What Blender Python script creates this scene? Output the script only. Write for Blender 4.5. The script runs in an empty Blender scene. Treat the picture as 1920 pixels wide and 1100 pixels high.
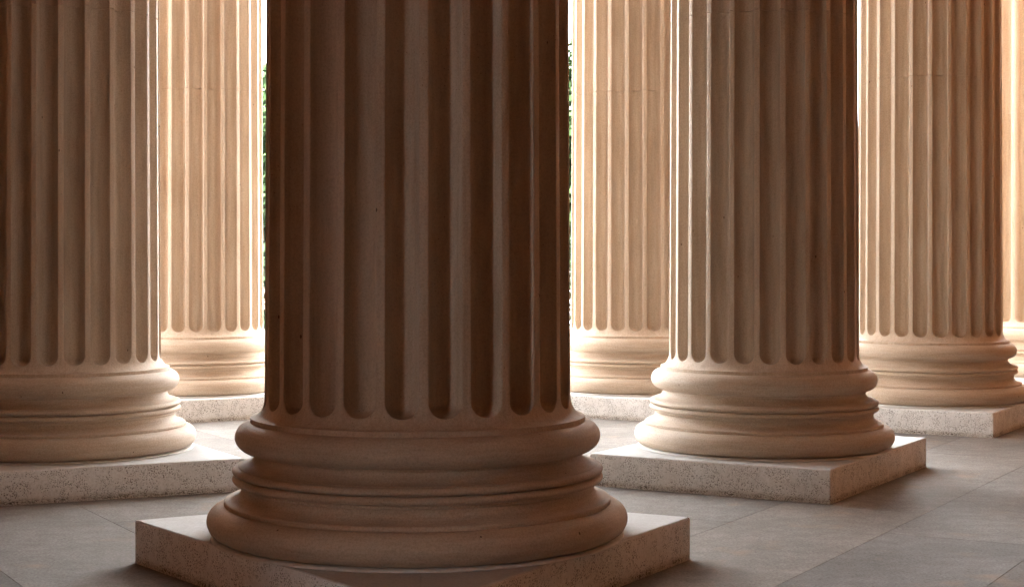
import bpy, bmesh, math, random
from mathutils import Vector, noise as mnoise

random.seed(7)
S = 0.7                       # metres per column radius
CAM_H = 2.29                  # camera height above the floor, in radii
PL_H = 0.325                  # height of the granite plinths, in radii
scene = bpy.context.scene
COL = scene.collection
R = math.radians

# ------------------------------------------------------------------ helpers
def link(o, parent=None):
    COL.objects.link(o)
    if parent is not None:
        o.parent = parent
    return o

def obj(name, me, mat=None, parent=None):
    o = bpy.data.objects.new(name, me)
    if mat and not me.materials:
        me.materials.append(mat)
    return link(o, parent)

def mesh_from(name, verts, faces, smooth=True, sharp=None):
    me = bpy.data.meshes.new(name)
    me.from_pydata(verts, [], faces)
    me.validate()
    if smooth:
        me.polygons.foreach_set('use_smooth', [True] * len(me.polygons))
        if sharp is not None:
            me.set_sharp_from_angle(angle=R(sharp))
    me.update()
    return me

def tag(o, label=None, cat=None, group=None, kind=None):
    if label: o['label'] = label
    if cat: o['category'] = cat
    if group: o['group'] = group
    if kind: o['kind'] = kind
    return o

# ------------------------------------------------------------------ materials
def new_mat(name):
    m = bpy.data.materials.new(name)
    m.use_nodes = True
    nt = m.node_tree
    for n in list(nt.nodes): nt.nodes.remove(n)
    out = nt.nodes.new('ShaderNodeOutputMaterial')
    bs = nt.nodes.new('ShaderNodeBsdfPrincipled')
    nt.links.new(bs.outputs[0], out.inputs[0])
    return m, nt, bs

def N(nt, typ, **kw):
    n = nt.nodes.new(typ)
    for k, v in kw.items():
        if k.startswith('i_'):
            key = k[2:]
            key = int(key) if key.isdigit() else key.replace('_', ' ')
            n.inputs[key].default_value = v
        else:
            setattr(n, k, v)
    return n

def ramp(nt, src, stops, interp='LINEAR'):
    r = nt.nodes.new('ShaderNodeValToRGB')
    r.color_ramp.interpolation = interp
    el = r.color_ramp.elements
    while len(el) < len(stops): el.new(0.5)
    for e, (p, c) in zip(el, stops):
        e.position = p
        e.color = c if len(c) == 4 else (*c, 1)
    nt.links.new(src, r.inputs[0])
    return r

def mapped(nt, scale, src='position'):
    g = nt.nodes.new('ShaderNodeNewGeometry') if src == 'position' else nt.nodes.new('ShaderNodeTexCoord')
    mp = nt.nodes.new('ShaderNodeMapping')
    mp.inputs['Scale'].default_value = scale
    nt.links.new(g.outputs['Position' if src == 'position' else src], mp.inputs[0])
    return mp.outputs[0]

def noise(nt, vec, scale, detail=4, rough=0.55):
    n = N(nt, 'ShaderNodeTexNoise', i_Scale=scale, i_Detail=detail, i_Roughness=rough)
    nt.links.new(vec, n.inputs['Vector'])
    return n.outputs['Fac']

def mix(nt, a, b, fac, blend='MIX'):
    m = N(nt, 'ShaderNodeMix', data_type='RGBA', blend_type=blend)
    for sock, v in ((m.inputs[0], fac), (m.inputs[6], a), (m.inputs[7], b)):
        if hasattr(v, 'is_linked') or hasattr(v, 'links'):
            nt.links.new(v, sock)
        else:
            sock.default_value = v if not isinstance(v, tuple) else (*v, 1) if len(v) == 3 else v
    return m.outputs[2]

def bump(nt, bs, h, strength, dist):
    b = N(nt, 'ShaderNodeBump', i_Strength=strength, i_Distance=dist)
    nt.links.new(h, b.inputs['Height'])
    nt.links.new(b.outputs[0], bs.inputs['Normal'])

STONE_A = (0.61, 0.495, 0.38)
STONE_B = (0.54, 0.425, 0.315)
STONE_C = (0.66, 0.56, 0.45)

def stone(name, grain, freq):
    m, nt, bs = new_mat(name)
    one = mapped(nt, (1, 1, 1))
    big = noise(nt, one, 1.6, 5, 0.6)
    strk = noise(nt, mapped(nt, grain), freq, 6, 0.68)
    vein = noise(nt, mapped(nt, grain), freq * 0.22, 4, 0.6)
    fine = noise(nt, one, 95, 5, 0.85)
    c1 = ramp(nt, strk, [(0.28, STONE_B), (0.50, STONE_A), (0.74, STONE_C)]).outputs[0]
    c = mix(nt, c1, ramp(nt, vein, [(0.34, (0.86, 0.83, 0.80)), (0.56, (1, 1, 1))]).outputs[0], 0.7, 'MULTIPLY')
    c = mix(nt, c, ramp(nt, big, [(0.30, (0.82, 0.78, 0.74)), (0.58, (1, 1, 1))]).outputs[0], 0.55, 'MULTIPLY')
    c = mix(nt, c, ramp(nt, fine, [(0.34, (0.62, 0.59, 0.56)), (0.58, (1.0, 1.0, 1.0))]).outputs[0], 0.75, 'MULTIPLY')
    # a few small pits, chips and dark marks
    def marks(vec, scale, lo, hi, gs, gate):
        v = N(nt, 'ShaderNodeTexVoronoi', i_Scale=scale)
        nt.links.new(vec, v.inputs['Vector'])
        p = ramp(nt, v.outputs['Distance'], [(0.0, (1, 1, 1)), (lo, (1, 1, 1)), (hi, (0, 0, 0))]).outputs[0]
        g = ramp(nt, noise(nt, one, gs, 2), [(gate, (0, 0, 0)), (gate + 0.03, (1, 1, 1))]).outputs[0]
        return mix(nt, p, g, 1.0, 'MULTIPLY')
    pit = marks(mapped(nt, (1, 1, 0.5)), 11.0, 0.04, 0.06, 3.3, 0.55)
    pit2 = marks(one, 38.0, 0.07, 0.11, 2.1, 0.56)
    c = mix(nt, c, (0.11, 0.065, 0.04), pit)
    c = mix(nt, c, (0.20, 0.13, 0.085), pit2)
    chip = marks(mapped(nt, (1, 1, 0.3)), 5.0, 0.03, 0.04, 2.7, 0.57)
    c = mix(nt, c, (0.68, 0.56, 0.45), chip)
    nt.links.new(c, bs.inputs['Base Color'])
    bs.inputs['Roughness'].default_value = 0.66
    bs.inputs['Specular IOR Level'].default_value = 0.35
    def mul(x, k):
        n = N(nt, 'ShaderNodeMath', operation='MULTIPLY', i_1=k); nt.links.new(x, n.inputs[0]); return n.outputs[0]
    def add(x, y, op='ADD'):
        n = N(nt, 'ShaderNodeMath', operation=op); nt.links.new(x, n.inputs[0]); nt.links.new(y, n.inputs[1]); return n.outputs[0]
    h = add(add(mul(fine, 0.5), mul(strk, 0.6)), add(pit, mul(pit2, 0.8)), 'SUBTRACT')
    bump(nt, bs, h, 0.30, 0.010)
    return m

M_SHAFT = stone('tan_stone_shaft', (1.0, 1.0, 0.06), 26.0)
M_BASE = stone('tan_stone_base', (0.12, 0.12, 1.6), 26.0)

def granite():
    m, nt, bs = new_mat('white_granite')
    pos = mapped(nt, (1, 1, 1))
    big = noise(nt, pos, 2.6, 4)
    mid = noise(nt, pos, 60, 4, 0.7)
    c = ramp(nt, big, [(0.3, (0.74, 0.745, 0.74)), (0.7, (0.87, 0.88, 0.88))]).outputs[0]
    c = mix(nt, c, ramp(nt, mid, [(0.33, (0.80, 0.78, 0.76)), (0.6, (1, 1, 1))]).outputs[0], 0.8, 'MULTIPLY')
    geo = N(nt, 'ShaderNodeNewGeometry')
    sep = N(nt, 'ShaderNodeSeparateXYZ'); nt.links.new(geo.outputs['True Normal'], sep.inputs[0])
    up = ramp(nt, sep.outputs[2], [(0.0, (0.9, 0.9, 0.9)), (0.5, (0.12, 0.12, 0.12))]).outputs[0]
    sp = []
    # pits and dark grains of the rough-cut upright faces
    for scale, lo, hi, dark, gate in ((60, 0.20, 0.32, (0.12, 0.11, 0.10), 0.50), (34, 0.13, 0.19, (0.07, 0.065, 0.06), 0.56), (105, 0.26, 0.42, (0.20, 0.185, 0.17), 0.42)):
        v = N(nt, 'ShaderNodeTexVoronoi', i_Scale=scale)
        nt.links.new(pos, v.inputs['Vector'])
        s = ramp(nt, v.outputs['Distance'], [(0, (1, 1, 1)), (lo, (1, 1, 1)), (hi, (0, 0, 0))]).outputs[0]
        g = ramp(nt, noise(nt, pos, scale * 0.13, 3), [(gate, (0, 0, 0)), (gate + 0.1, (1, 1, 1))]).outputs[0]
        s = mix(nt, s, g, 1.0, 'MULTIPLY')
        sp.append(s)
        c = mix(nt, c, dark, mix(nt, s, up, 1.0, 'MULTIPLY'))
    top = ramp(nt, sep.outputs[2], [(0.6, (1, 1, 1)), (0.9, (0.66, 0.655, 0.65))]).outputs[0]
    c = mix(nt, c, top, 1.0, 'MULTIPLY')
    # tan stain and a crust of dirt flecks where the block meets the paving
    sep2 = N(nt, 'ShaderNodeSeparateXYZ'); nt.links.new(geo.outputs['Position'], sep2.inputs[0])
    stain = ramp(nt, sep2.outputs[2], [(0.0, (0.42,) * 3), (0.022, (0.30,) * 3), (0.055, (0, 0, 0))]).outputs[0]
    c = mix(nt, c, (0.42, 0.33, 0.23), stain)
    fl = ramp(nt, noise(nt, mapped(nt, (1, 1, 1.6)), 70, 3, 0.7), [(0.46, (0, 0, 0)), (0.54, (1, 1, 1))]).outputs[0]
    pat = ramp(nt, noise(nt, pos, 7, 3), [(0.38, (0.25,) * 3), (0.6, (1, 1, 1))]).outputs[0]
    band = ramp(nt, sep2.outputs[2], [(0.0, (0.6,) * 3), (0.006, (0.7,) * 3), (0.016, (1.0,) * 3), (0.026, (0.7,) * 3), (0.040, (0, 0, 0))]).outputs[0]
    f = mix(nt, mix(nt, fl, pat, 1.0, 'MULTIPLY'), band, 1.0, 'MULTIPLY')
    c = mix(nt, c, (0.09, 0.065, 0.045), f)
    nt.links.new(c, bs.inputs['Base Color'])
    bs.inputs['Roughness'].default_value = 0.7
    bs.inputs['Specular IOR Level'].default_value = 0.3
    inv = N(nt, 'ShaderNodeMath', operation='SUBTRACT', i_0=1.0); nt.links.new(sp[1], inv.inputs[1])
    sm = N(nt, 'ShaderNodeMath', operation='ADD'); nt.links.new(inv.outputs[0], sm.inputs[0]); nt.links.new(mid, sm.inputs[1])
    bump(nt, bs, sm.outputs[0], 0.30, 0.005)
    return m
M_GRANITE = granite()

def paving():
    m, nt, bs = new_mat('stone_paving')
    pos = mapped(nt, (1, 1, 1))
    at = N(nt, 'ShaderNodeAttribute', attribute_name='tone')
    big = noise(nt, pos, 1.1, 5, 0.6)
    mid = noise(nt, pos, 9, 5, 0.65)
    fine = noise(nt, pos, 62, 5, 0.85)
    c = ramp(nt, big, [(0.3, (0.20, 0.184, 0.168)), (0.7, (0.295, 0.276, 0.258))]).outputs[0]
    c = mix(nt, c, ramp(nt, mid, [(0.32, (0.70, 0.67, 0.64)), (0.62, (1, 1, 1))]).outputs[0], 0.85, 'MULTIPLY')
    c = mix(nt, c, ramp(nt, fine, [(0.36, (0.50, 0.48, 0.46)), (0.58, (1.12, 1.12, 1.12))]).outputs[0], 0.9, 'MULTIPLY')
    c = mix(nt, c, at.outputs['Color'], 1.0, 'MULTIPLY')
    v = N(nt, 'ShaderNodeTexVoronoi', i_Scale=26.0)
    nt.links.new(pos, v.inputs['Vector'])
    sp = ramp(nt, v.outputs['Distance'], [(0, (1, 1, 1)), (0.12, (1, 1, 1)), (0.2, (0, 0, 0))]).outputs[0]
    sg = ramp(nt, noise(nt, pos, 5, 3), [(0.50, (0, 0, 0)), (0.58, (0.6, 0.6, 0.6))]).outputs[0]
    c = mix(nt, c, (0.10, 0.085, 0.07), mix(nt, sp, sg, 1.0, 'MULTIPLY'))
    scuff = ramp(nt, noise(nt, mapped(nt, (1, 3.2, 1)), 6.5, 6, 0.75), [(0.52, (0, 0, 0)), (0.66, (0.45, 0.45, 0.45))]).outputs[0]
    c = mix(nt, c, (0.17, 0.15, 0.13), scuff)
    # rusty blotches
    bl = ramp(nt, noise(nt, pos, 2.3, 3), [(0.60, (0, 0, 0)), (0.75, (0.35, 0.35, 0.35))]).outputs[0]
    c = mix(nt, c, (0.37, 0.25, 0.16), bl)
    nt.links.new(c, bs.inputs['Base Color'])
    rr = ramp(nt, mid, [(0.3, (0.72,) * 3), (0.7, (0.92,) * 3)]).outputs[0]
    nt.links.new(rr, bs.inputs['Roughness'])
    bs.inputs['Specular IOR Level'].default_value = 0.15
    sm = N(nt, 'ShaderNodeMath', operation='ADD'); nt.links.new(fine, sm.inputs[0]); nt.links.new(mid, sm.inputs[1])
    bump(nt, bs, sm.outputs[0], 0.3, 0.006)
    return m
M_PAVE = paving()

def plain(name, col, rough=0.85, var=0.25, scale=4.0):
    m, nt, bs = new_mat(name)
    f = noise(nt, mapped(nt, (1, 1, 1)), scale, 5, 0.6)
    lo = tuple(x * (1 - var) for x in col); hi = tuple(min(1, x * (1 + var)) for x in col)
    nt.links.new(ramp(nt, f, [(0.3, lo), (0.7, hi)]).outputs[0], bs.inputs['Base Color'])
    bs.inputs['Roughness'].default_value = rough
    bs.inputs['Specular IOR Level'].default_value = 0.2
    return m
M_GROUT = plain('joint_mortar', (0.17, 0.13, 0.10))
M_BED = plain('bedding_mortar', (0.74, 0.73, 0.71), var=.1, scale=20)
M_WALL = plain('warm_wall_stone', (0.20, 0.085, 0.032))
M_CEIL = plain('coffered_ceiling_stone', (0.20, 0.085, 0.032))
M_FACADE = plain('bounce_render', (0.82, 0.86, 0.90), var=.04)  # cool white of the added facades, set to bounce neutral sunlight
M_RED_BOUNCE = plain('red_bounce', (0.48, 0.23, 0.13), var=.2, scale=6)  # red of the added wall, to warm the bounced light
M_PANE = plain('window_glass', (0.10, 0.12, 0.14), rough=0.15)
M_LAWN = plain('pale_gravel', (0.40, 0.415, 0.43), scale=30)
M_BARK = plain('bark', (0.10, 0.07, 0.045), scale=12)
M_LEAF = plain('leaf_green', (0.016, 0.033, 0.009), var=0.5, scale=3.0)
M_LEAF.node_tree.nodes['Principled BSDF'].inputs['Transmission Weight'].default_value = 0.0
M_HEDGE = plain('hedge_green', (0.009, 0.019, 0.006), var=0.5, scale=5.0)

# ------------------------------------------------------------------ column geometry (radii -> metres)
def rounded(profile, keep_smooth=25, r=0.0055):
    """nick every sharp corner of a (radius, height) profile so arrises catch light"""
    out = []
    n = len(profile)
    for i, p in enumerate(profile):
        if i in (0, n - 1):
            out.append(p); continue
        a = Vector(profile[i - 1]) - Vector(p); b = Vector(profile[i + 1]) - Vector(p)
        if a.length < 1e-6 or b.length < 1e-6: continue
        turn = math.degrees(math.pi - a.angle(b))
        if turn > keep_smooth:
            ra = min(r, a.length * 0.4); rb = min(r, b.length * 0.4)
            p0 = Vector(p) + a.normalized() * ra; p2 = Vector(p) + b.normalized() * rb
            mid = (p0 + p2) * 0.25 + Vector(p) * 0.5
            out += [tuple(p0), tuple(mid), tuple(p2)]
        else:
            out.append(p)
    return out

def lathe(name, profile, seg=220, caps=True):
    prof = rounded(profile)
    v, f = [], []
    for (r, h) in prof:
        for k in range(seg):
            a = 2 * math.pi * k / seg
            ca, sa = math.cos(a), math.sin(a)
            w = mnoise.noise(Vector((ca * 2.2, sa * 2.2, h * 3 + 7))) * 0.0020 + mnoise.noise(Vector((ca * 11, sa * 11, h * 14))) * 0.0013
            nick = max(0.0, mnoise.noise(Vector((ca * 17 + 3, sa * 17, h * 22))) - 0.50) * 0.030
            rr = r + w - nick
            v.append((rr * ca * S, rr * sa * S, h * S))
    for i in range(len(prof) - 1):
        for k in range(seg):
            k2 = (k + 1) % seg
            f.append((i * seg + k, i * seg + k2, (i + 1) * seg + k2, (i + 1) * seg + k))
    if caps:
        f.append(tuple(reversed(range(seg))))
        f.append(tuple(range((len(prof) - 1) * seg, len(prof) * seg)))
    return mesh_from(name, v, f, True, 50)

def arc(cr, ch, ar, ah, a0, a1, n):
    return [(cr + ar * math.cos(R(a0 + (a1 - a0) * i / n)), ch + ah * math.sin(R(a0 + (a1 - a0) * i / n))) for i in range(n + 1)]

# base, bottom to top (heights above the plinth, in radii)
LOWER_TORUS = [(1.20, 0.018)] + arc(1.255, 0.130, 0.112, 0.112, -88, 84, 22) + [(1.255, 0.2415)]
SCOTIA_LOW = [(1.10, 0.2415), (1.256, 0.2415), (1.256, 0.272), (1.246, 0.277)] + \
             [(1.148 + 0.098 * (1 - math.sin(t)), 0.277 + 0.066 * (1 - math.cos(t))) for t in [R(x) for x in range(10, 91, 10)]] + \
             [(1.146, 0.368), (1.158, 0.370), (1.158, 0.3925)]
BEAD_LOW = [(1.10, 0.3925), (1.16, 0.3925)] + arc(1.168, 0.423, 0.038, 0.030, -80, 80, 10) + [(1.165, 0.4535)]
BEAD_UP = [(1.10, 0.4535), (1.163, 0.4535)] + arc(1.168, 0.483, 0.038, 0.028, -80, 80, 10) + [(1.166, 0.5115)]
SCOTIA_UP = [(1.02, 0.5115), (1.166, 0.5115), (1.166, 0.517)] + \
            [(1.066 + 0.100 * (1 - math.sin(t)), 0.517 + 0.074 * (1 - math.cos(t))) for t in [R(x) for x in range(8, 91, 10)]] + \
            [(1.064, 0.598), (1.082, 0.600), (1.082, 0.6145)]
UPPER_TORUS = [(1.02, 0.6145)] + arc(1.084, 0.719, 0.106, 0.1045, -88, 84, 20) + [(1.06, 0.8235)]
BED = [(1.05, 0.0), (1.338, 0.0), (1.342, 0.006), (1.330, 0.0178), (1.05, 0.0178)]

NFL = 24
Z0 = 0.8235                    # shaft begins on the upper torus
Z_TIP = 0.930                  # tip of the flutes
HALF = math.pi / NFL           # half pitch (angle)
WANG = HALF * 0.775            # half width of a flute (angle)
WL = WANG                      # same as a length at radius 1
DEPTH = 0.14
Z_JOINT = 4.50
Z_TOP = 11.0

def outer_r(h):
    if h <= 0.858: return 1.090
    if h < 0.985:
        t = (0.985 - h) / 0.127
        return 1.0 + 0.086 * (1 - math.sqrt(max(0.0, 1 - t * t))) - 0.004 * (h - 1)
    return 1.0 - 0.0042 * (h - 0.985)

U = [(-1.0, 0)] + [(-math.sin(R(a)), 0) for a in range(80, 0, -10)]
UN = sorted(set([round(x, 5) for x, _ in U] + [round(-x, 5) for x, _ in U] + [0.0]))   # normalised positions across a flute

def shaft_ring(h):
    """one ring of (angle, radius) pairs at height h"""
    ro = outer_r(h)
    zc = Z_TIP + WL * ro
    pts = []
    def nick(k, side):
        if depth_at == 0: return 0.0
        n1 = mnoise.noise(Vector((h * 7.0, k * 5.3, side * 2.1))) - 0.38
        return 0.0006 * mnoise.noise(Vector((h * 2.5, k * 3.1, side))) + max(0.0, n1) * 0.022
    if h <= Z_TIP: w = 0.0015
    elif h < zc: w = max(0.0015, WANG * math.sqrt(max(0.0, 1 - ((zc - h) / (WL * ro)) ** 2)))
    else: w = WANG
    e = min(0.0055, w * 0.4)
    depth_at = DEPTH if h >= zc else (0.0 if h <= Z_TIP else DEPTH)
    for k in range(NFL):
        c = k * 2 * HALF
        # fillet (half on each side)
        pts.append((c - HALF, ro))
        pts.append((c - (HALF + w + e) / 2, ro))
        na, nb = nick(k, 1), nick(k, -1)
        pts.append((c - w - e, ro - na * 0.5))
        pts.append((c - w - e * 0.35, ro - 0.0018 * (1 if depth_at else 0) - na))
        for u in UN:
            ang = u * w
            if depth_at == 0:
                d = 0.0
            else:
                v = 0.0 if h >= zc else (zc - h) / (WL * ro)
                rho2 = (ang / WANG) ** 2 * (1 if v == 0 else 1) + (v * v if h <= Z_TIP else 0)
                if 0 < v < 1:
                    uu = min(1.0, (u * u))
                    rho2 = uu + (1 - uu) * v ** 6
                d = 0.006 + (DEPTH - 0.006) * (max(0.0, 1 - rho2 ** 1.2) ** 0.5)
            pts.append((c + ang, ro - d))
        pts.append((c + w + e * 0.35, ro - 0.0018 * (1 if depth_at else 0) - nb))
        pts.append((c + w + e, ro - nb * 0.5))
        pts.append((c + (HALF + w + e) / 2, ro))
    return pts

def shaft_mesh(name, heights, chamfer_top=False, chamfer_bottom=False):
    rings = []
    for h in heights: rings.append((h, shaft_ring(h)))
    if chamfer_bottom: rings[0] = (heights[0], [(a, r - 0.012) for a, r in rings[0][1]])
    if chamfer_top: rings[-1] = (heights[-1], [(a, r - 0.012) for a, r in rings[-1][1]])
    n = len(rings[0][1])
    v, f = [], []
    for h, ring in rings:
        for a, r in ring: v.append((r * math.cos(a) * S, r * math.sin(a) * S, h * S))
    for i in range(len(rings) - 1):
        for k in range(n):
            k2 = (k + 1) % n
            f.append((i * n + k, i * n + k2, (i + 1) * n + k2, (i + 1) * n + k))
    m = len(rings) - 1
    f.append(tuple(reversed(range(n)))); f.append(tuple(range(m * n, (m + 1) * n)))
    return mesh_from(name, v, f, True, 48)

h_low = [Z0, 0.829, 0.853, 0.858, 0.862, 0.87, 0.88, 0.893, 0.908, 0.921, Z_TIP - 0.0008]
_zc = Z_TIP + WL * 1.006
for t in range(6, 91, 6):
    h_low.append(_zc - (WL * 1.006) * math.cos(R(t)))
h_low = sorted(h_low) + [_zc + 0.02] + [1.10 + 0.07 * i for i in range(48)] + [Z_JOINT - 0.03, Z_JOINT - 0.012, Z_JOINT - 0.004, Z_JOINT]
h_up = [Z_JOINT, Z_JOINT + 0.004, Z_JOINT + 0.012, Z_JOINT + 0.03, 5.0, 7.0, 10.0, Z_TOP]
ME_LOW = shaft_mesh('lower_drum', h_low, chamfer_top=True)
ME_UP = shaft_mesh('upper_drum', h_up, chamfer_bottom=True)
ME_SHORT = shaft_mesh('short_drum', [Z_JOINT, Z_JOINT + 0.004, Z_JOINT + 0.012, Z_JOINT + 0.03, 4.7], chamfer_bottom=True)  # front column cut short above the frame so sun reaches the floor behind
ME = {k: lathe(k, p) for k, p in dict(lower_torus=LOWER_TORUS, lower_scotia=SCOTIA_LOW, bead_low=BEAD_LOW, bead_up=BEAD_UP,
                                      upper_scotia=SCOTIA_UP, upper_torus=UPPER_TORUS, bed=BED).items()}

def block(name, quad, h, mat, parent, seed=1):
    """an upright stone block over a four cornered plan (metres, local), its top edges and corners a little worn"""
    rng = random.Random(seed)
    area = sum(quad[i][0] * quad[(i + 1) % 4][1] - quad[(i + 1) % 4][0] * quad[i][1] for i in range(4))
    if area < 0: quad = quad[::-1]
    Q = [Vector((x, y, 0)) for x, y in quad]
    cr = 0.012
    loop = []                                     # (point, outward normal)
    for i in range(4):
        a, b, p = Q[i], Q[(i + 1) % 4], Q[i - 1]
        d = (b - a).normalized(); dp = (a - p).normalized()
        n = Vector((d.y, -d.x, 0)); npv = Vector((dp.y, -dp.x, 0))
        loop.append((a - dp * cr, (npv * 0.9 + n * 0.1).normalized()))
        loop.append(((a - dp * cr + a + d * cr) * 0.25 + a * 0.5, (n + npv).normalized()))
        L = (b - a).length; k = max(4, int(L / 0.035))
        for j in range(k + 1):
            t = cr + (L - 2 * cr) * j / k
            loop.append((a + d * t, n))
    levels = [(0.0, 0.0), (0.05, 0.0), (h * 0.55, 0.0), (h - 0.012, 0.0), (h - 0.0045, 0.0022), (h, 0.0085)]
    chip = []
    c = 0.0
    for _ in loop:
        c = 0.55 * c + rng.uniform(-0.0009, 0.0013)
        chip.append(max(0.0, c) + (rng.uniform(0.003, 0.008) if rng.random() < 0.035 else 0.0))
    v, f = [], []
    m = len(loop)
    for li, (z, inn) in enumerate(levels):
        for i, (p, n) in enumerate(loop):
            e = inn + (chip[i] * (0.4 if li == 3 else 1.0) if li >= 3 else 0.0)
            v.append((p.x - n.x * e, p.y - n.y * e, z - (chip[i] * 0.5 if li >= 4 and li < 5 else 0.0)))
    for li in range(len(levels) - 1):
        for i in range(m):
            i2 = (i + 1) % m
            f.append((li * m + i, li * m + i2, (li + 1) * m + i2, (li + 1) * m + i))
    f.append(tuple(range((len(levels) - 1) * m, len(levels) * m)))
    f.append(tuple(reversed(range(m))))
    return obj(name, mesh_from(name, v, f, True, 28), mat, parent)

COLUMN_GROUP = 'fluted stone columns of the portico'
def column(label, x, d, phase, quad, wide=1.0, top=None):
    root = bpy.data.objects.new('fluted_column', None)
    link(root); root.location = (x * S, d * S, 0)
    tag(root, label, 'column', COLUMN_GROUP, 'thing')
    a = math.atan2(-d, -x) + R(phase)
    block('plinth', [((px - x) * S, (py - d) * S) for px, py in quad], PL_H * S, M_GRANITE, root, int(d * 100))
    z = PL_H * S + 0.0005
    def part(name, me, mat, parent=root, rot=0.0):
        o = obj(name, me, mat, parent)
        if parent is root:
            o.location = (0, 0, z); o.scale = (wide, wide, 1); o.rotation_euler = (0, 0, rot)
        return o
    part('mortar_bed', ME['bed'], M_BED)
    base = part('base', ME['lower_torus'], M_BASE)
    part('lower_scotia', ME['lower_scotia'], M_BASE, base)
    part('bead', ME['bead_low'], M_BASE, base)
    part('bead', ME['bead_up'], M_BASE, base)
    part('upper_scotia', ME['upper_scotia'], M_BASE, base)
    part('upper_torus', ME['upper_torus'], M_BASE, base)
    part('shaft_drum', ME_LOW, M_SHAFT, rot=a)
    part('shaft_drum', top or ME_UP, M_SHAFT, rot=a)
    return root

def plinth_right(x, d):
    """plan of a plinth in the right-hand row, from its near corner, along the row and along its front"""
    c = (x + 0.325, d - 1.95)
    u = (0.506 * 3.22, 0.862 * 3.22); v = (-0.862 * 2.56, 0.506 * 2.56)
    return [c, (c[0] + u[0], c[1] + u[1]), (c[0] + u[0] + v[0], c[1] + u[1] + v[1]), (c[0] + v[0], c[1] + v[1])]
def mirrored(q, x):
    return [(2 * x - px, py) for px, py in reversed(q)]

column('large dark brown fluted column in front of all the others, on a corner-on plinth', -0.675, 11.57, 9.3,
       [(-0.525, 9.09), (1.376, 12.32), (-0.74, 13.42), (-2.872, 12.17)], wide=1.103, top=ME_SHORT)
column('brown fluted column just right of the dark front column, whose plinth shows a dark side', 2.677, 17.05, 4.0, plinth_right(2.677, 17.05))
column('brown fluted column left of the dark front column, cut off by the frame', -4.70, 16.76, 6.0,
       [(-5.0, 14.9), (-2.66, 15.98), (-4.26, 18.75), (-6.6, 17.67)])
column('pale column in the gap between the left brown column and the dark one', -4.795, 24.36, -0.5, mirrored(plinth_right(-4.795, 24.36), -4.795))
column('pale column in the gap just right of the dark front column', 1.94, 24.7, -1.4, plinth_right(1.94, 24.7), wide=1.03)
column('half lit column with a brown right side, farther back beside the right frame edge', 5.93, 22.73, 8.3, plinth_right(5.93, 22.73))
column('pale column farthest right, mostly hidden behind the half lit column', 9.09, 28.05, -9.0 + 15, plinth_right(9.09, 28.05))

# ------------------------------------------------------------------ paving: every slab is cut in the sheet
X_SEAM = -0.8
def clip(poly, sign):
    out = []
    n = len(poly)
    inside = lambda p: sign * (p[0] - X_SEAM) >= 0
    for i in range(n):
        a, b = poly[i], poly[(i + 1) % n]
        if inside(a): out.append(a)
        if inside(a) != inside(b):
            t = (X_SEAM - a[0]) / (b[0] - a[0])
            out.append((X_SEAM, a[1] + t * (b[1] - a[1])))
    return out

def floor():
    verts, faces, tones = [], [], []
    gap = 0.0018 / S
    org = (1.386, 12.33)                 # on the row line
    u = (0.503, 0.864); v = (0.864, -0.503)
    rows = [-24.9, -22, -19.2, -16.4, -13.6, -10.8, -8.1, -6.0, -3.6, -0.42, 0.93, 2.22, 4.6, 7.0, 10.6, 13, 16, 19, 22, 25, 28, 31]
    rng = random.Random(3)
    for mirror in (False, True):
        for i in range(len(rows) - 1):
            v0, v1 = rows[i] + gap, rows[i + 1] - gap
            L = 4.6
            off = 1.92 if v0 > 0.9 else (i * 1.37) % L
            s = off - L * 14
            while s < 36:
                s0, s1 = s + gap, s + L - gap
                s += L
                q = [(s0, v0), (s1, v0), (s1, v1), (s0, v1)]
                P = [(org[0] + a * u[0] + b * v[0], org[1] + a * u[1] + b * v[1]) for a, b in q]
                if mirror:
                    P = [(2 * X_SEAM - px, py) for px, py in P]
                P = clip(P, -1 if mirror else 1)
                if len(P) < 3: continue
                if max(p[1] for p in P) < -12 or min(p[1] for p in P) > 36: continue
                if max(abs(p[0]) for p in P) > 30: continue
                t = rng.uniform(0.86, 1.10)
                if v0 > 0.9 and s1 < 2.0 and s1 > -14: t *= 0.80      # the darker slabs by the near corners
                warm = rng.uniform(-0.02, 0.02)
                area = sum(P[k][0] * P[(k + 1) % len(P)][1] - P[(k + 1) % len(P)][0] * P[k][1] for k in range(len(P)))
                if abs(area) < 0.02: continue
                if area < 0: P = P[::-1]
                b = len(verts)
                cx = sum(p[0] for p in P) / len(P); cy = sum(p[1] for p in P) / len(P)
                for p in P: verts.append((p[0] * S, p[1] * S, 0.0))
                for p in P: verts.append((p[0] * S, p[1] * S, -0.02))
                n = len(P)
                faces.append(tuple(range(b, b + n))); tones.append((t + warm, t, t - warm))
                for k in range(n):
                    k2 = (k + 1) % n
                    faces.append((b + k, b + n + k, b + n + k2, b + k2)); tones.append((t * .8, t * .75, t * .7))
    me = bpy.data.meshes.new('floor')
    me.from_pydata(verts, [], faces)
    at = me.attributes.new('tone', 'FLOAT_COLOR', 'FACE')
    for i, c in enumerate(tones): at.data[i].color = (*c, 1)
    me.update()
    o = obj('floor', me, M_PAVE); tag(o, kind='structure')
    g = mesh_from('floor_bed', [(-30 * S, -12 * S, -0.006), (30 * S, -12 * S, -0.006), (30 * S, 36 * S, -0.006), (-30 * S, 36 * S, -0.006)], [(0, 1, 2, 3)], False)
    tag(obj('floor_bed', g, M_GROUT), kind='structure')
floor()

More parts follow.
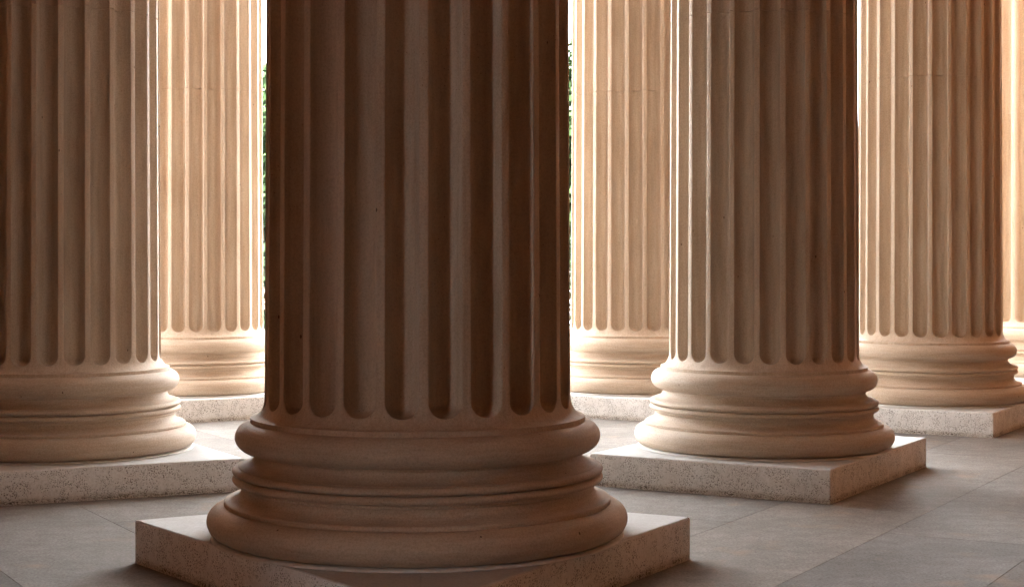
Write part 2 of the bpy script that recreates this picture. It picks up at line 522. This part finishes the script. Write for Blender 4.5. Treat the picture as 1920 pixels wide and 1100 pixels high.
# ------------------------------------------------------------------ the ground beyond, trees and hedge
def ground():
    z = -0.9
    v = [(-900, -900, z), (900, -900, z), (900, 900, z), (-900, 900, z)]
    o = obj('ground', mesh_from('ground', v, [(0, 1, 2, 3)], False), M_LAWN); tag(o, kind='structure')
    # edge of the terrace
    bm = bmesh.new()
    bmesh.ops.create_cube(bm, size=1, matrix=None) if False else bmesh.ops.create_cube(bm, size=1)
    for w in bm.verts:
        w.co = Vector((w.co.x * 62 * S, (36.25 + w.co.y * 0.5) * S, -0.45 + w.co.z * 0.9 - 0.002))
    bmesh.ops.bevel(bm, geom=bm.edges[:], offset=0.01, segments=2, affect='EDGES')
    me = bpy.data.meshes.new('terrace_kerb'); bm.to_mesh(me); bm.free()
    tag(obj('terrace_kerb', me, M_GRANITE), kind='structure')
ground()

def leaf_cloud(name, mat, parent, centre, rad, n, size, rng):
    v, f = [], []
    lumps = [(Vector((rng.gauss(0, .45) * rad[0], rng.gauss(0, .45) * rad[1], rng.uniform(-.8, .85) * rad[2])), rng.uniform(.22, .42)) for _ in range(26)]
    for _ in range(n):
        lc, lr = rng.choice(lumps)
        d = Vector((rng.gauss(0, 1), rng.gauss(0, 1), rng.gauss(0, 1))).normalized() * (rng.random() ** .4) * lr
        p = Vector(centre) + lc + Vector((d.x * rad[0], d.y * rad[1], d.z * rad[2]))
        nrm = Vector((rng.gauss(0, 1), rng.gauss(0, 1), rng.gauss(0.4, 1))).normalized()
        t = nrm.orthogonal().normalized(); b = nrm.cross(t)
        s = size * rng.uniform(.6, 1.4)
        i = len(v)
        v += [p - t * s, p + b * s * .55, p + t * s, p - b * s * .55]
        f.append((i, i + 1, i + 2, i + 3))
    return obj(name, mesh_from(name, v, f, False), mat, parent)

def tube(name, pts, mat, parent, seg=10):
    """tapered tube through (point, radius)"""
    v, f = [], []
    for k, (p, r) in enumerate(pts):
        for s in range(seg):
            a = 2 * math.pi * s / seg
            v.append((p[0] + r * math.cos(a), p[1] + r * math.sin(a), p[2]))
    for k in range(len(pts) - 1):
        for s in range(seg):
            s2 = (s + 1) % seg
            f.append((k * seg + s, k * seg + s2, (k + 1) * seg + s2, (k + 1) * seg + s))
    return obj(name, mesh_from(name, v, f), mat, parent)

def tree(x, y, h, label, seed):
    rng = random.Random(seed)
    root = bpy.data.objects.new('broadleaf_tree', None); link(root)
    root.location = (x, y, -0.9); tag(root, label, 'tree', 'trees beyond the terrace')
    tr = tube('trunk', [((0, 0, 0), .32), ((.05, .02, h * .2), .24), ((-.05, .05, h * .45), .17), ((.1, 0, h * .8), .06)], M_BARK, root)
    for k in range(4):
        a = k * 1.6 + rng.random(); z0 = h * (.25 + .1 * k)
        tube('limb', [((0, 0, z0), .1), ((math.cos(a) * h * .1, math.sin(a) * h * .1, z0 + h * .1), .07), ((math.cos(a) * h * .2, math.sin(a) * h * .2, z0 + h * .22), .03)], M_BARK, tr, 6)
    leaf_cloud('crown', M_LEAF, root, (0, 0, h * .58), (h * .36, h * .36, h * .43), 11000, .19, rng)

X_L, X_R = -0.1535, 0.0383        # bearings of the two slits beside the front column
tree(X_L * 66 - 0.3, 66, 10.9, 'leafy tree glimpsed in the slit left of the dark front column', 11)
tree(X_R * 66 + 0.3, 66, 10.9, 'leafy tree glimpsed in the slit right of the dark front column', 23)
tree(0.214 * 68, 68, 10.2, 'leafy tree glimpsed between the two columns at the right', 31)

def hedge():
    rng = random.Random(5)
    v, f = [], []
    for _ in range(16000):
        p = Vector((rng.uniform(-14, 16), 56 + rng.uniform(-.9, .9), -0.9 + rng.random() ** .7 * (3.1 + .35 * math.sin(rng.random() * 9))))
        nrm = Vector((rng.gauss(0, 1), rng.gauss(0, 1), rng.gauss(.3, 1))).normalized()
        t = nrm.orthogonal().normalized(); b = nrm.cross(t); s = rng.uniform(.09, .2)
        i = len(v); v += [p - t * s, p + b * s * .6, p + t * s, p - b * s * .6]; f.append((i, i + 1, i + 2, i + 3))
    tag(obj('hedge', mesh_from('hedge', v, f, False), M_HEDGE), 'dark green clipped hedge in front of the trees, seen through the slits', 'hedge')
hedge()

# ------------------------------------------------------------------ the portico around and above (outside the frame, shades the columns)
def box(name, x0, x1, y0, y1, z0, z1, mat, parent=None):
    v = [(x0, y0, z0), (x1, y0, z0), (x1, y1, z0), (x0, y1, z0), (x0, y0, z1), (x1, y0, z1), (x1, y1, z1), (x0, y1, z1)]
    v = [tuple(c * S for c in p) for p in v]
    f = [(3, 2, 1, 0), (4, 5, 6, 7), (0, 1, 5, 4), (1, 2, 6, 5), (2, 3, 7, 6), (3, 0, 4, 7)]
    return obj(name, mesh_from(name, v, f, False), mat, parent)
ZC = Z_TOP + PL_H + 0.002
SKY_X0, SKY_X1, SKY_Y0, SKY_Y1 = -2.6, 0.2, 12.8, 15.8      # roof opening added to drop sunlight on the floor of the middle bay
SIDE_GAP = (-0.9, 3.3, 0.35, 6.0)         # opening added in the left wall to sidelight the front column
def portico():
    root = bpy.data.objects.new('portico_building', None); link(root)
    tag(root, 'brown stone portico walls and roof around and above the columns', 'building', kind='thing')
    box('roof', -8.5, 17, -11, SKY_Y0, ZC, ZC + 1, M_CEIL, root)
    box('roof', -8.5, SKY_X0, SKY_Y0 + .002, SKY_Y1, ZC, ZC + 1, M_CEIL, root)
    box('roof', SKY_X1, 17, SKY_Y0 + .002, SKY_Y1, ZC, ZC + 1, M_CEIL, root)
    box('roof', -8.5, 3, SKY_Y1 + .002, 20.9, ZC, ZC + 1, M_CEIL, root)
    box('roof', 3.002, 17, SKY_Y1 + .002, 24.2, ZC, ZC + 1, M_CEIL, root)
    box('wall', -8.2, -7.2, -10, SIDE_GAP[0], 0.0, ZC - 0.002, M_WALL, root)
    box('wall', -8.2, -7.2, SIDE_GAP[1], 20.6, 0.0, ZC - 0.002, M_WALL, root)
    box('wall', -8.2, -7.2, SIDE_GAP[0] + .002, SIDE_GAP[1] - .002, SIDE_GAP[3], ZC - 0.002, M_WALL, root)
    box('sill', -8.25, -7.15, SIDE_GAP[0] + .002, SIDE_GAP[1] - .002, 0.0, SIDE_GAP[2], M_WALL, root)  # sill of the added side opening
    box('wall', 8.6, 9.6, -10, 25, 0.0, ZC - 0.002, M_WALL, root)
    box('wall', -17, 17, -11, -10.002, 0.0, ZC - 0.002, M_WALL, root)
portico()

def bounce_wall():  # unseen wall added to bounce warm sunlight onto the front column
    a, b, t = Vector((-16.5, -6.0)), Vector((-9.6, 3.6)), 0.6
    d = (b - a).normalized(); n = Vector((-d.y, d.x)) * t
    P = [a, b, b + n, a + n]
    v = [(p.x * S, p.y * S, z) for z in (-0.9, 5.2) for p in P]
    f = [(3, 2, 1, 0), (4, 5, 6, 7), (0, 1, 5, 4), (1, 2, 6, 5), (2, 3, 7, 6), (3, 0, 4, 7)]
    o = obj('bounce_wall', mesh_from('bounce_wall', v, f, False), M_RED_BOUNCE)
    tag(o, 'added red wall bouncing warm light through the side opening', 'wall', kind='thing')
bounce_wall()

def wing(x0, x1, label):
    """added pale facade that bounces sun onto the columns, dressed with rows of windows"""
    root = bpy.data.objects.new('bounce_facade', None); link(root)
    tag(root, label, 'building', 'added sun-bouncing facades behind the portico', 'thing')
    y0 = 39.0
    nb = max(3, int((x1 - x0) / 9)); wd = (x1 - x0) / nb
    box('wall', x0, x1, y0, y0 + 3, -1.28, 22, M_FACADE, root)
    box('cornice', x0 - .25, x1 + .25, y0 - .5, y0 - .002, 20.4, 21.2, M_FACADE, root)
    for i in range(nb):  # windows only dress the added reflector facade
        for z0 in (2.2, 11.5):
            xc = x0 + (i + .5) * wd
            w = box('window', xc - 0.75, xc + 0.75, y0 - .12, y0 - .003, z0, z0 + 4.0, M_FACADE, root)
            box('pane', xc - 0.6, xc + 0.6, y0 - .16, y0 - .123, z0 + .15, z0 + 3.85, M_PANE, w)
wing(1.9, 74, 'added pale bounce facade behind the right hand columns')
wing(-75, -7.1, 'added pale bounce facade behind the left hand columns')

# ------------------------------------------------------------------ camera
cam = bpy.data.cameras.new('camera'); co = bpy.data.objects.new('camera', cam); link(co)
co.location = (0, 0, CAM_H * S); co.rotation_euler = (R(90), 0, 0)
cam.sensor_width = 36; cam.lens = 3000 / 1920 * 36
cam.shift_y = -60 / 1920
cam.clip_start = 0.1; cam.clip_end = 3000
scene.camera = co

# ------------------------------------------------------------------ light
SUN_EL, SUN_AZ = 48, 180        # azimuth from +Y towards +X: the sun stands behind the photographer, beyond the roof
w = bpy.data.worlds.new('World'); scene.world = w; w.use_nodes = True
nt = w.node_tree
bg = nt.nodes['Background']
sky = nt.nodes.new('ShaderNodeTexSky'); sky.sky_type = 'NISHITA'; sky.sun_disc = False
sky.sun_elevation = R(SUN_EL); sky.sun_rotation = R(SUN_AZ)
sky.air_density = 1.0; sky.dust_density = 0.6; sky.ozone_density = 1.0
hs = nt.nodes.new('ShaderNodeHueSaturation'); hs.inputs['Saturation'].default_value = 0.06
nt.links.new(sky.outputs[0], hs.inputs['Color']); nt.links.new(hs.outputs[0], bg.inputs[0])
bg.inputs[1].default_value = 0.05
sun = bpy.data.lights.new('sun', 'SUN'); so = bpy.data.objects.new('sun', sun); link(so)
sun.energy = 5.0; sun.angle = R(5); sun.color = (1, 0.98, 0.955)
dirv = Vector((math.sin(R(SUN_AZ)) * math.cos(R(SUN_EL)), math.cos(R(SUN_AZ)) * math.cos(R(SUN_EL)), math.sin(R(SUN_EL))))
so.rotation_euler = dirv.to_track_quat('Z', 'Y').to_euler()

scene.view_settings.view_transform = 'Standard'
scene.view_settings.look = 'None'
scene.view_settings.exposure = 4.85
scene.view_settings.gamma = 1.0
scene.cycles.max_bounces = 10
scene.cycles.diffuse_bounces = 6
